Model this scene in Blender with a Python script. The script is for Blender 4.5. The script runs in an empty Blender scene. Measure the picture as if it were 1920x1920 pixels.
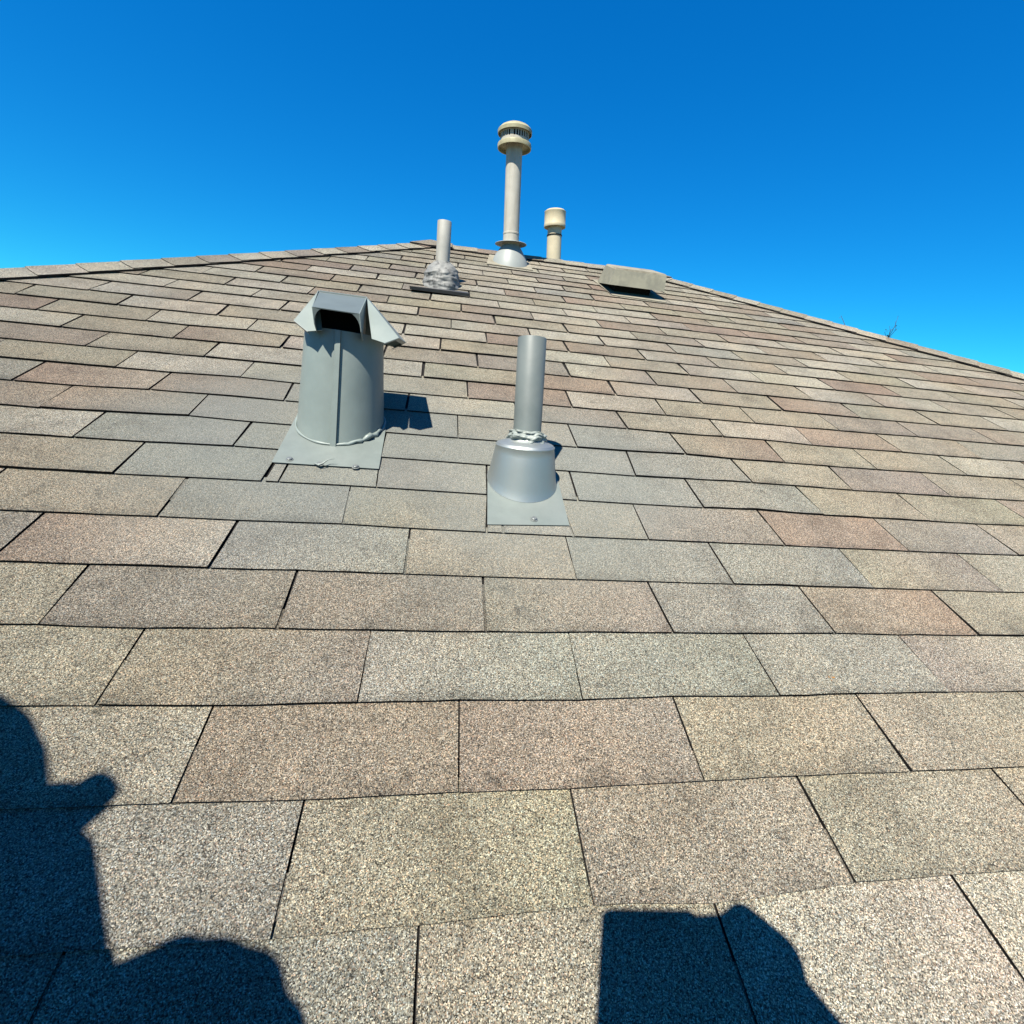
import bpy, bmesh, math, random
import numpy as np
from mathutils import Vector, Matrix
random.seed(11)
rng = np.random.default_rng(5)
scn = bpy.context.scene
COL = scn.collection

# ------------------------------------------------------------------ camera, sky, sun, exposure
PITCH = math.radians(22)                       # roof pitch
CP, SP = math.cos(PITCH), math.sin(PITCH)
# camera fitted to the shingle grid; roof frame: u along a course, v up the slope, n out of the roof
RM = np.array([[0.986571226, -0.0904827713, 0.13597825],
               [0.0504305603, -0.623099317, -0.780515214],
               [0.155351134, 0.776891311, -0.61016876]])
CAM = np.array([-0.222845956, -0.350292573, 0.6016058])
FPX = 896.396


def W3(p):                                     # roof frame -> world
    u, v, n = p
    return Vector((u, v * CP - n * SP, v * SP + n * CP))


def ray(x, y):
    d = RM.T @ np.array([(x - 960) / FPX, (y - 960) / FPX, 1.0])
    return d / np.linalg.norm(d)


def uv(x, y, n=0.0):                           # where the ray through a photo pixel meets the roof (or height n above it)
    d = ray(x, y)
    return CAM + d * ((n - CAM[2]) / d[2])


def px(q):
    c = RM @ (np.asarray(q, float) - CAM)
    return 960 + FPX * c[0] / c[2], 960 + FPX * c[1] / c[2]


UPR = np.array([0, SP, CP])                    # world up in the roof frame


def h_at(base, ypix):                          # height on a vertical through base that shows at photo row ypix
    lo, hi = 0.0, 1.6
    for _ in range(50):
        m = (lo + hi) / 2
        if px(np.asarray(base) + m * UPR)[1] > ypix:
            lo = m
        else:
            hi = m
    return lo


cam_d = bpy.data.cameras.new('camera')
cam = bpy.data.objects.new('camera', cam_d)
COL.objects.link(cam)
cam_d.sensor_fit = 'HORIZONTAL'
cam_d.sensor_width = 36
cam_d.lens = FPX / 1920 * 36
cam_d.clip_start = 0.02
cam_d.clip_end = 2000
right, up, back = W3(RM[0]), -W3(RM[1]), -W3(RM[2])
CW = W3(CAM)
cam.matrix_world = Matrix(((right.x, up.x, back.x, CW.x), (right.y, up.y, back.y, CW.y),
                           (right.z, up.z, back.z, CW.z), (0, 0, 0, 1)))
scn.camera = cam

SUN = W3(-ray(1200, 1835)).normalized()        # towards the sun
world = bpy.data.worlds.new('World')
scn.world = world
world.use_nodes = True
nt = world.node_tree
bg = nt.nodes['Background']
sky = nt.nodes.new('ShaderNodeTexSky')
sky.sky_type = 'NISHITA'
sky.sun_disc = False
sky.sun_elevation = math.asin(SUN.z)
sky.sun_rotation = math.atan2(SUN.x, SUN.y)
sky.altitude = 800
sky.air_density = 1.0
sky.dust_density = 0.03
sky.ozone_density = 3.0
gam = nt.nodes.new('ShaderNodeHueSaturation')
gam.inputs['Saturation'].default_value = 1.7
gam.inputs['Hue'].default_value = 0.5
gam.inputs['Value'].default_value = 1.98
gm_ = nt.nodes.new('ShaderNodeGamma')
gm_.inputs['Gamma'].default_value = 0.70
nt.links.new(sky.outputs[0], gm_.inputs['Color'])
nt.links.new(gm_.outputs[0], gam.inputs['Color'])
tnt = nt.nodes.new('ShaderNodeMix')
tnt.data_type = 'RGBA'
tnt.blend_type = 'MULTIPLY'
tnt.inputs[0].default_value = 1.0
tnt.inputs[7].default_value = (0.09, 0.73, 0.97, 1)      # deep azure of a very clear day
nt.links.new(gam.outputs[0], tnt.inputs[6])
nt.links.new(tnt.outputs[2], bg.inputs['Color'])
bg.inputs['Strength'].default_value = 0.0585

sun_d = bpy.data.lights.new('sun', 'SUN')
sun_d.energy = 5.0
sun_d.angle = math.radians(0.53)
sun_d.color = (1.0, 0.95, 0.84)
sun = bpy.data.objects.new('sun', sun_d)
COL.objects.link(sun)
sun.rotation_euler = SUN.to_track_quat('Z', 'Y').to_euler()

scn.view_settings.view_transform = 'Standard'
scn.view_settings.look = 'None'
scn.view_settings.exposure = 1.25
scn.view_settings.gamma = 1.0


# ------------------------------------------------------------------ helpers
class MB:
    def __init__(self):
        self.v, self.f, self.m, self.c, self.s = [], [], [], [], []

    def vert(self, p, c=(1, 1, 1)):
        self.v.append(tuple(p))
        self.c.append((c[0], c[1], c[2], 1))
        return len(self.v) - 1

    def face(self, idx, m=0, smooth=False):
        self.f.append(tuple(idx))
        self.m.append(m)
        self.s.append(smooth)

    def poly(self, pts, m=0):
        self.face([self.vert(p) for p in pts], m)

    def box(self, o, a, b, c, m=0):
        o, a, b, c = Vector(o), Vector(a), Vector(b), Vector(c)
        i = [self.vert(o + a * x + b * y + c * z) for z in (0, 1) for y in (0, 1) for x in (0, 1)]
        for q in ((0, 2, 3, 1), (4, 5, 7, 6), (0, 1, 5, 4), (2, 6, 7, 3), (0, 4, 6, 2), (1, 3, 7, 5)):
            self.face([i[k] for k in q], m)

    def lathe(self, prof, org=(0, 0, 0), X=(1, 0, 0), Y=(0, 1, 0), Z=(0, 0, 1), seg=40, m=0, wob=None, smooth=True, close=False):
        org, X, Y, Z = Vector(org), Vector(X), Vector(Y), Vector(Z)
        rows = []
        for q, (r, z) in enumerate(prof):
            row = []
            for k in range(seg):
                a = 2 * math.pi * k / seg
                rr, zz = (r, z) if wob is None else wob(r, z, a, q)
                row.append(self.vert(org + X * (rr * math.cos(a)) + Y * (rr * math.sin(a)) + Z * zz))
            rows.append(row)
        def dirn(q):
            a, b = prof[q], prof[q + 1]
            return math.atan2(b[1] - a[1], b[0] - a[0])
        low = rows[0]
        for q in range(len(rows) - 1):
            if q and wob is None and abs((dirn(q) - dirn(q - 1) + math.pi) % (2 * math.pi) - math.pi) > .6:
                low = []                       # crease: its own ring of vertices, so shading stays crisp
                for i in rows[q]:
                    self.v.append(self.v[i])
                    self.c.append(self.c[i])
                    low.append(len(self.v) - 1)
            elif q:
                low = rows[q]
            for k in range(seg):
                self.face((low[k], low[(k + 1) % seg], rows[q + 1][(k + 1) % seg], rows[q + 1][k]), m, smooth)
        if close:
            self.face(rows[-1], m)

    def tube(self, pts, rad, seg=8, m=0, smooth=True, closed=False):
        pts = [Vector(p) for p in pts]
        n = len(pts)
        rows = []
        for i, p in enumerate(pts):
            if closed:
                d = pts[(i + 1) % n] - pts[i - 1]
            else:
                d = pts[min(i + 1, n - 1)] - pts[max(i - 1, 0)]
            d.normalize()
            a = d.cross(Vector((0.13, 0.2, 0.97)))
            if a.length < 1e-3:
                a = d.cross(Vector((1, 0, 0)))
            a.normalize()
            b = d.cross(a)
            r = rad[i] if hasattr(rad, '__len__') else rad
            rows.append([self.vert(p + a * (r * math.cos(2 * math.pi * k / seg)) + b * (r * math.sin(2 * math.pi * k / seg))) for k in range(seg)])
        for q in range(n if closed else n - 1):
            A, B = rows[q], rows[(q + 1) % n]
            for k in range(seg):
                self.face((A[k], A[(k + 1) % seg], B[(k + 1) % seg], B[k]), m, smooth)
        if not closed:
            self.face(rows[0][::-1], m)
            self.face(rows[-1], m)

    def build(self, name, mats, parent=None, tint=False, shift=None):
        me = bpy.data.meshes.new(name)
        vv = self.v
        if shift is not None:
            vv = [(p[0] - shift[0], p[1] - shift[1], p[2] - shift[2]) for p in vv]
        me.from_pydata(vv, [], self.f)
        for mt in (mats if isinstance(mats, (list, tuple)) else [mats]):
            me.materials.append(mt)
        me.polygons.foreach_set('material_index', self.m)
        me.polygons.foreach_set('use_smooth', self.s)
        if tint:
            at = me.color_attributes.new('tint', 'FLOAT_COLOR', 'POINT')
            at.data.foreach_set('color', [x for c in self.c for x in c])
        me.update()
        ob = bpy.data.objects.new(name, me)
        COL.objects.link(ob)
        if parent is not None:
            ob.parent = parent
        if shift is not None:
            ob.location = shift
        return ob


def tag(o, label=None, cat=None, group=None, kind=None):
    if label: o['label'] = label
    if cat: o['category'] = cat
    if group: o['group'] = group
    if kind: o['kind'] = kind
    return o


def empty(name, loc=(0, 0, 0)):
    o = bpy.data.objects.new(name, None)
    o.empty_display_size = 0.1
    COL.objects.link(o)
    o.location = loc
    return o


def keep(ob, root):                           # parent a part built in world coordinates to a root that is not at the origin
    ob.parent = root
    ob.matrix_parent_inverse = Matrix.Translation(root.location).inverted()
    return ob


# ------------------------------------------------------------------ materials
def new_mat(name):
    m = bpy.data.materials.new(name)
    m.use_nodes = True
    t = m.node_tree
    return m, t, t.nodes['Principled BSDF']


def node(t, kind, **kw):
    n = t.nodes.new(kind)
    for k, v in kw.items():
        setattr(n, k, v)
    return n


def mixc(t, blend='MIX', fac=None, a=None, b=None):
    n = node(t, 'ShaderNodeMix', data_type='RGBA', blend_type=blend)
    for s, val in ((0, fac), (6, a), (7, b)):
        if val is None:
            continue
        if hasattr(val, 'is_output'):
            t.links.new(val, n.inputs[s])
        else:
            n.inputs[s].default_value = val if s == 0 or len(val) == 4 else (*val, 1)
    return n.outputs[2]


def ramp(t, src, stops):
    r = node(t, 'ShaderNodeValToRGB')
    e = r.color_ramp.elements
    while len(e) < len(stops):
        e.new(0.5)
    for el, (p, c) in zip(e, stops):
        el.position = p
        el.color = (c, c, c, 1) if not hasattr(c, '__len__') else (*c, 1)
    t.links.new(src, r.inputs[0])
    return r.outputs[0]


def noise(t, vec, scale, detail=4, rough=0.55):
    n = node(t, 'ShaderNodeTexNoise')
    n.inputs['Scale'].default_value = scale
    n.inputs['Detail'].default_value = detail
    n.inputs['Roughness'].default_value = rough
    t.links.new(vec, n.inputs['Vector'])
    return n.outputs['Fac']


def math_n(t, op, a, b=None, clamp=False):
    n = node(t, 'ShaderNodeMath', operation=op, use_clamp=clamp)
    for i, val in enumerate((a, b)):
        if val is None:
            continue
        if hasattr(val, 'is_output'):
            t.links.new(val, n.inputs[i])
        else:
            n.inputs[i].default_value = val
    return n.outputs[0]


JACK = uv(640, 800)
PVC = uv(978, 908)


def shingle_mat():
    m, t, b = new_mat('asphalt_granules')
    pos = node(t, 'ShaderNodeNewGeometry').outputs['Position']
    tint = node(t, 'ShaderNodeAttribute', attribute_name='tint').outputs['Color']
    vo = node(t, 'ShaderNodeTexVoronoi', feature='F1')
    vo.inputs['Scale'].default_value = 1000
    t.links.new(pos, vo.inputs['Vector'])
    sep = node(t, 'ShaderNodeSeparateColor')
    t.links.new(vo.outputs['Color'], sep.inputs[0])
    gran = ramp(t, sep.outputs[0], [(0.0, 0.07), (0.17, 0.26), (0.42, 0.76), (0.70, 1.14), (0.89, 1.8), (1.0, 2.8)])
    hue = ramp(t, sep.outputs[1], [(0.0, (1.14, 0.97, 0.84)), (0.45, (1, 1, 1)), (0.62, (1, 1, 1)), (0.85, (0.86, 0.98, 1.16)), (1.0, (1.22, 0.86, 0.72))])
    blot = ramp(t, noise(t, pos, 9, 7, 0.66), [(0.28, (0.74, 0.71, 0.68)), (0.5, (1, 1, 1)), (0.74, (1.13, 1.14, 1.16))])
    drift = ramp(t, noise(t, pos, 4.5, 5, 0.6), [(0.32, (0.97, 0.995, 1.03)), (0.5, (1, 1, 1)), (0.66, (1.03, 0.985, 0.94))])
    grime = ramp(t, noise(t, pos, 26, 5, 0.7), [(0.27, 0.5), (0.40, 1.0)])
    c = mixc(t, 'MULTIPLY', 1.0, tint, gran)
    c = mixc(t, 'MULTIPLY', 1.0, c, hue)
    c = mixc(t, 'MULTIPLY', 1.0, c, blot)
    c = mixc(t, 'MULTIPLY', 1.0, c, drift)
    c = mixc(t, 'MULTIPLY', 0.85, c, grime)
    # dusting of grey spray paint round the two painted vents
    over = None
    for p, r0, r1 in ((JACK + np.array([-.05, -.03, 0]), 0.14, 0.60), (PVC + np.array([.03, .03, 0]), 0.11, 0.52)):
        vm = node(t, 'ShaderNodeVectorMath', operation='DISTANCE')
        t.links.new(pos, vm.inputs[0])
        vm.inputs[1].default_value = W3(p)
        d = math_n(t, 'ADD', vm.outputs['Value'], math_n(t, 'MULTIPLY', noise(t, pos, 11, 5), 0.16))
        mr = node(t, 'ShaderNodeMapRange', interpolation_type='SMOOTHERSTEP')
        t.links.new(d, mr.inputs[0])
        for i, val in ((1, r0 + .08), (2, r1 + .08), (3, 0.86), (4, 0.0)):
            mr.inputs[i].default_value = val
        over = mr.outputs[0] if over is None else math_n(t, 'MAXIMUM', over, mr.outputs[0])
    pr = ramp(t, sep.outputs[2], [(0.0, (0.04, 0.043, 0.04)), (0.3, (0.120, 0.129, 0.119)), (1.0, (0.205, 0.216, 0.198))])
    fac = math_n(t, 'MULTIPLY', over, ramp(t, sep.outputs[1], [(0.0, 0.45), (1.0, 1.0)]), True)
    c = mixc(t, 'MIX', fac, c, pr)
    t.links.new(c, b.inputs['Base Color'])
    b.inputs['Roughness'].default_value = 0.93
    b.inputs['Specular IOR Level'].default_value = 0.25
    b.inputs['Diffuse Roughness'].default_value = 1.0
    bp = node(t, 'ShaderNodeBump')
    bp.inputs['Strength'].default_value = 0.55
    bp.inputs['Distance'].default_value = 0.0012
    t.links.new(math_n(t, 'SUBTRACT', 1.0, vo.outputs['Distance']), bp.inputs['Height'])
    t.links.new(bp.outputs[0], b.inputs['Normal'])
    return m


def plain_mat(name, col, rough=0.6, var=0.12, scale=30, spec=0.4, metal=0.0, bump=0.0, bscale=60, dirt=None, dscale=6, dlo=0.42, dhi=0.62, streak=False):
    col = tuple(x * AL for x in col)
    dirt = None if dirt is None else tuple(x * AL for x in dirt)
    m, t, b = new_mat(name)
    pos = node(t, 'ShaderNodeNewGeometry').outputs['Position']
    n1 = noise(t, pos, scale, 6, 0.6)
    c = mixc(t, 'MULTIPLY', 1.0, col, ramp(t, n1, [(0.25, 1 - var), (0.75, 1 + var)]))
    if dirt is not None:
        v = pos
        if streak:
            mp = node(t, 'ShaderNodeMapping')
            mp.inputs['Scale'].default_value = (1, 1, 0.09)
            t.links.new(pos, mp.inputs['Vector'])
            v = mp.outputs[0]
        c = mixc(t, 'MIX', ramp(t, noise(t, v, dscale, 6, 0.65), [(dlo, 0.0), (dhi, 0.85)]), c, dirt)
    t.links.new(c, b.inputs['Base Color'])
    b.inputs['Roughness'].default_value = rough
    b.inputs['Specular IOR Level'].default_value = spec
    b.inputs['Metallic'].default_value = metal
    if bump:
        bp = node(t, 'ShaderNodeBump')
        bp.inputs['Strength'].default_value = bump
        bp.inputs['Distance'].default_value = 0.004
        t.links.new(noise(t, pos, bscale, 5), bp.inputs['Height'])
        t.links.new(bp.outputs[0], b.inputs['Normal'])
    return m


AL = 0.435                                     # the photograph is exposed brightly: base colours are this much darker than they look
M_SH = shingle_mat()
M_CUT = plain_mat('asphalt_cut_edge', (0.016, 0.014, 0.013), 0.9, 0.3, 200, 0.2)
M_FELT = plain_mat('asphalt_felt', (0.022, 0.02, 0.019), 0.95, 0.4, 300, 0.2)
M_GREY = plain_mat('grey_paint', (0.35, 0.415, 0.385), 0.45, 0.13, 10, 0.5, bump=0.22, bscale=11, dirt=(0.44, 0.49, 0.455), dscale=5, dlo=0.5, dhi=0.9)
M_GREY_D = plain_mat('grey_paint_darker', (0.22, 0.265, 0.255), 0.45, 0.1, 20, 0.5, bump=0.05)  # darker grey for the mouth's roof and corners, tip flanges and seam edge
M_GREY_R = plain_mat('grey_paint_on_pipe', (0.235, 0.275, 0.26), 0.5, 0.12, 18, 0.4, bump=0.12, bscale=30, dirt=(0.30, 0.33, 0.31), dscale=12, dlo=0.45, dhi=0.8)
M_GREY_P = plain_mat('grey_paint_on_plate', (0.285, 0.330, 0.305), 0.5, 0.12, 24, 0.4, bump=0.25, bscale=14, dirt=(0.34, 0.37, 0.34), dscale=8, dlo=0.45, dhi=0.8)
M_GREY_M = plain_mat('grey_paint_gloss', (0.78, 0.84, 0.80), 0.48, 0.05, 12, 0.6, metal=0.8, bump=0.05, bscale=50)
M_SEAL = plain_mat('grey_sealant', (0.42, 0.47, 0.43), 0.5, 0.15, 60, 0.5, bump=0.5, bscale=120)
M_SCREW = plain_mat('galvanised_screw', (0.42, 0.45, 0.43), 0.4, 0.1, 80, 0.5, metal=0.5)
M_DARK = plain_mat('flat_black', (0.02, 0.02, 0.02), 0.8, 0.2, 30, 0.2)
M_CREAM = plain_mat('cream_flue_paint', (0.80, 0.75, 0.63), 0.55, 0.08, 20, 0.4, dirt=(0.55, 0.48, 0.35), dscale=26, dlo=0.5, dhi=0.72, streak=True)
M_CREAMY = plain_mat('yellowed_flue_paint', (0.66, 0.61, 0.37), 0.55, 0.1, 20, 0.4, dirt=(0.36, 0.30, 0.17), dscale=30, dlo=0.5, dhi=0.75)
M_CREAM2 = plain_mat('yellow_cream_vent_paint', (0.92, 0.80, 0.53), 0.55, 0.1, 20, 0.4, dirt=(0.62, 0.50, 0.31), dscale=28, dlo=0.55, dhi=0.85, streak=True)
M_CREAM3 = plain_mat('yellow_cream_pipe_paint', (0.98, 0.85, 0.58), 0.55, 0.1, 20, 0.4, dirt=(0.75, 0.60, 0.38), dscale=28, dlo=0.6, dhi=0.9, streak=True)
M_PALE = plain_mat('weathered_pale_pipe', (0.68, 0.66, 0.58), 0.6, 0.1, 25, 0.4, dirt=(0.47, 0.43, 0.34), dscale=30, dlo=0.5, dhi=0.7, streak=True)
M_LEAD = plain_mat('pale_grey_flashing', (0.50, 0.535, 0.50), 0.5, 0.07, 14, 0.4)
M_MAST = plain_mat('grey_mastic_wrap', (0.37, 0.37, 0.345), 0.6, 0.25, 30, 0.4, bump=0.5, bscale=45, dirt=(0.10, 0.10, 0.095), dscale=38, dlo=0.5, dhi=0.62)
M_RUBBER = plain_mat('dark_grey_flashing', (0.10, 0.10, 0.10), 0.6, 0.25, 40, 0.4)
M_BOX = plain_mat('dirty_beige_vent_metal', (0.46, 0.44, 0.33), 0.75, 0.12, 22, 0.3, dirt=(0.33, 0.32, 0.25), dscale=16, dlo=0.42, dhi=0.62, bump=0.15, bscale=200)
M_BOXT = plain_mat('weathered_vent_top', (0.50, 0.46, 0.355), 0.9, 0.14, 40, 0.2, dirt=(0.30, 0.27, 0.20), dscale=20, dlo=0.45, dhi=0.65, bump=0.2, bscale=300)


# ------------------------------------------------------------------ the house: ground, walls, roof deck
TW, EX = 0.3048, 0.116423                      # tab width, course exposure
VR, VE = 3.12, -2.4                             # ridge and eave along the slope
UL, UR = -0.35, 1.09                           # ridge ends
KL, KR = 0.901, 1.17                            # hip run per slope length
GZ = VE * SP - 2.75

gm, gt, gb = new_mat('lawn')
gpos = node(gt, 'ShaderNodeNewGeometry').outputs['Position']
gt.links.new(mixc(gt, 'MIX', noise(gt, gpos, 0.8, 8), (0.045, 0.07, 0.02), (0.10, 0.09, 0.04)), gb.inputs['Base Color'])
gb.inputs['Roughness'].default_value = 0.95
g = MB()
g.poly([(-600, -600, GZ), (600, -600, GZ), (600, 600, GZ), (-600, 600, GZ)])
tag(g.build('ground', gm), kind='structure')

house = tag(empty('house', (0.8, VR * CP, GZ)), 'house under a weathered tan and brown asphalt shingle hip roof', 'house')
ridge_y, ridge_z = VR * CP, VR * SP
L = VR - VE
eL, eR = UL - KL * L, UR + KR * L              # eave corners
eyF, eyB, ez = VE * CP, 2 * ridge_y - VE * CP, VE * SP
A, B_ = Vector((UL, ridge_y, ridge_z)), Vector((UR, ridge_y, ridge_z))
cFL, cFR = Vector((eL, eyF, ez)), Vector((eR, eyF, ez))
cBL, cBR = Vector((eL, eyB, ez)), Vector((eR, eyB, ez))
d = MB()
for poly in ((cFL, cFR, B_, A), (cBR, cBL, A, B_), (cBL, cFL, A), (cFR, cBR, B_)):
    d.poly(poly)
d.poly([cFL + Vector((0, 0, -.16)), cBL + Vector((0, 0, -.16)), cBR + Vector((0, 0, -.16)), cFR + Vector((0, 0, -.16))])
for p, q in ((cFL, cFR), (cFR, cBR), (cBR, cBL), (cBL, cFL)):
    d.poly([p + Vector((0, 0, -.16)), q + Vector((0, 0, -.16)), q, p])
roof = keep(d.build('roof', M_FELT), house)
M_WALL = plain_mat('stucco', (0.55, 0.50, 0.42), 0.9, 0.08, 30, 0.2, bump=0.3, bscale=150)
x0, x1, y0, y1, zt = eL + .45, eR - .45, eyF + .45, eyB - .45, ez - .165
for p, q in (((x0, y0), (x1, y0)), ((x1, y0), (x1, y1)), ((x1, y1), (x0, y1)), ((x0, y1), (x0, y0))):
    w = MB()
    dv = Vector((q[0] - p[0], q[1] - p[1], 0))
    nn = Vector((-dv.y, dv.x, 0)).normalized() * 0.15
    w.box((p[0], p[1], GZ), dv * ((dv.length - .151) / dv.length), nn, (0, 0, zt - GZ))
    keep(w.build('wall', M_WALL), house)

# ------------------------------------------------------------------ shingles of the front slope
# seams read off the photograph: course -> (top x, top y, bottom x, bottom y, tab index)
SEAMS = {
 -3: [(120,1787,65,1920,0),(785,1735,777,1920,1),(1340,1695,1412,1920,2),(1785,1642,1920,1847,3)],
 -2: [(570,1502,509,1760,0),(1070,1480,1112,1697,1),(1495,1457,1602,1655,2)],
 -1: [(398,1327,322,1506,0),(861,1315,860,1485,1),(1262,1307,1320,1464,2),(1605,1302,1708,1446,3)],
 0: [(270,1180,180,1322,0),(695,1185,670,1317,1),(1066,1187,1092,1312,2),(1394,1190,1462,1305,3),(1685,1192,1780,1297,4)],
 1: [(165,1060,72,1171,0),(557,1071,519,1177,1),(906,1085,910,1185,2),(1217,1097,1262,1186,3),(1499,1102,1566,1187,4),(1747,1108,1835,1191,5)],
 2: [(82,962,0,1035,0),(444,977,392,1064,1),(769,992,758,1075,2),(1062,1012,1082,1089,3),(1331,1022,1377,1097,4),(1575,1031,1641,1105,5),(1797,1040,1882,1110,6)],
 3: [(350,896,295,967,0),(657,912,642,981,1),(1187,946,1217,1012,3),(1420,957,1472,1022,4),(1640,974,1707,1035,5),(1832,985,1915,1042,6)],
 4: [(271,830,212,887,0),(1285,899,1319,951,4),(1492,912,1545,966,5),(1685,928,1745,978,6)],
 5: [(196,773,137,819,0),(471,792,437,835,1),(1175,848,1192,892,4),(1372,862,1410,904,5),(1555,876,1600,920,6),(1727,887,1784,931,7)],
 6: [(133,725,75,763,0),(390,740,354,778,1),(1256,813,1286,851,5),(1435,826,1471,867,6),(1602,844,1647,882,7),(1760,855,1814,891,8)],
 7: [(75,683,18,715,0),(319,700,280,729,1),(550,719,532,750,2),(1155,772,1177,803,5),(1331,787,1356,818,6),(1491,802,1527,836,7),(1644,815,1691,847,8),(1792,827,1840,859,9)],
 8: [(255,661,214,690,1),(475,680,451,706,2),(1229,749,1249,778,6),(1388,765,1417,794,7),(1536,779,1576,808,8),(1681,791,1721,818,9)],
 9: [(200,626,156,650,1),(410,643,384,668,2),(1141,715,1155,740,6),(1294,731,1316,755,7),(1442,746,1469,770,8),(1577,757,1615,784,9)],
 10: [(150,594,108,615,1),(352,612,325,633,2),(543,630,527,651,3)],
 11: [(105,563,66,581,1),(300,582,273,601,2),(483,599,463,618,3)],
 12: [(61,535,24,552,1),(247,554,220,571,2),(428,572,407,590,3)]}
OFF = {-3: -1.715, -2: -1.154, -1: -1.59, 0: -2.022, 1: -2.449, 2: -2.882, 3: -2.303, 4: -2.737, 5: -3.162, 6: -3.604,
       7: -4.04, 8: -4.493, 9: -4.931, 10: -5.359, 11: -5.786, 12: -6.228}
# cuts made to fit tabs round the two flashings: (pixels, gap)
CUTS = {3: [(914,922,912,998,.004), (1047,925,1076,1007,.004)],
        4: [(526,847,493,900,.008), (712,860,705,915,.0025), (912,858,914,920,.005)],
        5: [(557,792,527,846,.012)]}
DROP = {(4, 2)}


def off(k):
    if k in OFF:
        return OFF[k]
    return OFF[12] - .4345 * (k - 12) if k > 12 else OFF[-3] - .4345 * (k + 3)


def inframe(x, y):
    return 3 < x < 1915 and y < 1915


CTRL = {}                                      # waviness of each course line
MEAS = {}
for k, lst in SEAMS.items():
    for tx, ty, bx, by, j in lst:
        t = uv(tx, ty, .004) if inframe(tx, ty) else None
        b = uv(bx, by, .0075) if inframe(bx, by) else None
        if t is not None: CTRL.setdefault(k + 1, []).append((t[0], t[1] - EX * (k + 1)))
        if b is not None: CTRL.setdefault(k, []).append((b[0], b[1] - EX * k))
        MEAS[(k, j)] = (t, b)
LINE = {}
for k in range(-24, 32):
    c = sorted(CTRL.get(k, []))
    if c:
        us = [c[0][0] - .8] + [p[0] for p in c] + [c[-1][0] + .8]
        vs = [0] + [max(-.009, min(.009, p[1])) for p in c] + [0]
    else:
        us = [-6 + .45 * i for i in range(32)]
        vs = list(rng.normal(0, .0018, 32))
    LINE[k] = (us, vs)


def vline(k, u):
    us, vs = LINE[k]
    return EX * k + float(np.interp(u, us, vs))


TINT = {k: tuple(x * 1.07 for x in c) for k, c in {'T': (.338, .312, .234), 'L': (.415, .390, .308), 'B': (.312, .270, .204), 'R': (.302, .246, .186), 'G': (.305, .300, .246), 'D': (.300, .274, .220), 'K': (.325, .320, .262)}.items()}
HINT = [(440,1850,'G'),(1000,1850,'T'),(1600,1800,'L'),(300,1620,'K'),(800,1600,'T'),(1280,1580,'T'),(1700,1540,'T'),(200,1420,'T'),(620,1400,'B'),
 (1060,1390,'B'),(1440,1380,'T'),(1800,1370,'T'),(100,1250,'T'),(450,1250,'T'),(860,1250,'K'),(1220,1250,'G'),(1570,1250,'G'),(1850,1240,'D'),
 (60,1120,'T'),(310,1120,'D'),(720,1130,'D'),(1070,1135,'D'),(1390,1145,'G'),(1650,1145,'R'),(1870,1150,'T'),(30,1000,'T'),(220,1020,'R'),
 (590,1020,'K'),(920,1040,'T'),(1210,1050,'G'),(1480,1060,'G'),(1720,1070,'T'),(1900,1070,'T'),(150,920,'T'),(480,940,'G'),(780,950,'T'),(1130,975,'T'),
 (1320,985,'D'),(1560,995,'R'),(1800,1010,'D'),(100,855,'B'),(380,860,'G'),(620,895,'T'),(810,890,'D'),(1180,915,'G'),(1410,925,'G'),(1630,945,'T'),
 (1800,955,'T'),(60,795,'T'),(300,800,'G'),(490,815,'G'),(790,835,'G'),(1110,860,'G'),(1280,870,'G'),(1480,885,'T'),(1660,905,'D'),(40,740,'B'),
 (240,750,'B'),(460,765,'G'),(800,795,'G'),(900,800,'T'),(1170,820,'G'),(1360,835,'R'),(1540,850,'T'),(1700,870,'T'),(170,705,'R'),(420,725,'B'),
 (940,740,'R'),(1030,745,'R'),(1260,795,'T'),(1430,810,'L'),(1590,825,'B'),(1740,840,'T'),(100,670,'T'),(350,685,'L'),(1531,766,'R'),(1228,736,'B'),
 (1117,723,'R'),(1608,727,'R'),(1202,619,'R'),(1463,636,'R'),(1399,644,'B'),(1493,614,'R'),(1527,638,'B'),(1762,681,'R'),(1766,706,'R'),(1890,775,'R'),
 (1339,693,'B'),(1126,572,'R'),(1228,574,'B'),(435,630,'R'),(542,507,'R'),(253,697,'R'),(960,590,'R'),(1043,653,'R'),(1097,653,'R'),(580,510,'R'),(657,523,'B'),
 (700,640,'L'),(760,600,'T'),(300,640,'T'),(250,600,'T'),(430,600,'L'),(1330,765,'T'),(1480,785,'T'),(1690,760,'D'),(1750,800,'D'),(1330,700,'D')]
HINT = [(uv(x, y, .005), c) for x, y, c in HINT]


def clip_poly(poly, edges):
    for (a, b, c) in edges:                    # keep a*u + b*v + c >= 0
        out = []
        for i in range(len(poly)):
            p, q = poly[i - 1], poly[i]
            fp, fq = a * p[0] + b * p[1] + c, a * q[0] + b * q[1] + c
            if fp >= 0 and fq >= 0:
                out.append(q)
            elif fp >= 0 > fq or fq >= 0 > fp:
                s = fp / (fp - fq)
                out.append((p[0] + (q[0] - p[0]) * s, p[1] + (q[1] - p[1]) * s))
                if fq >= 0:
                    out.append(q)
        poly = out
        if len(poly) < 3:
            return []
    return poly


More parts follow.
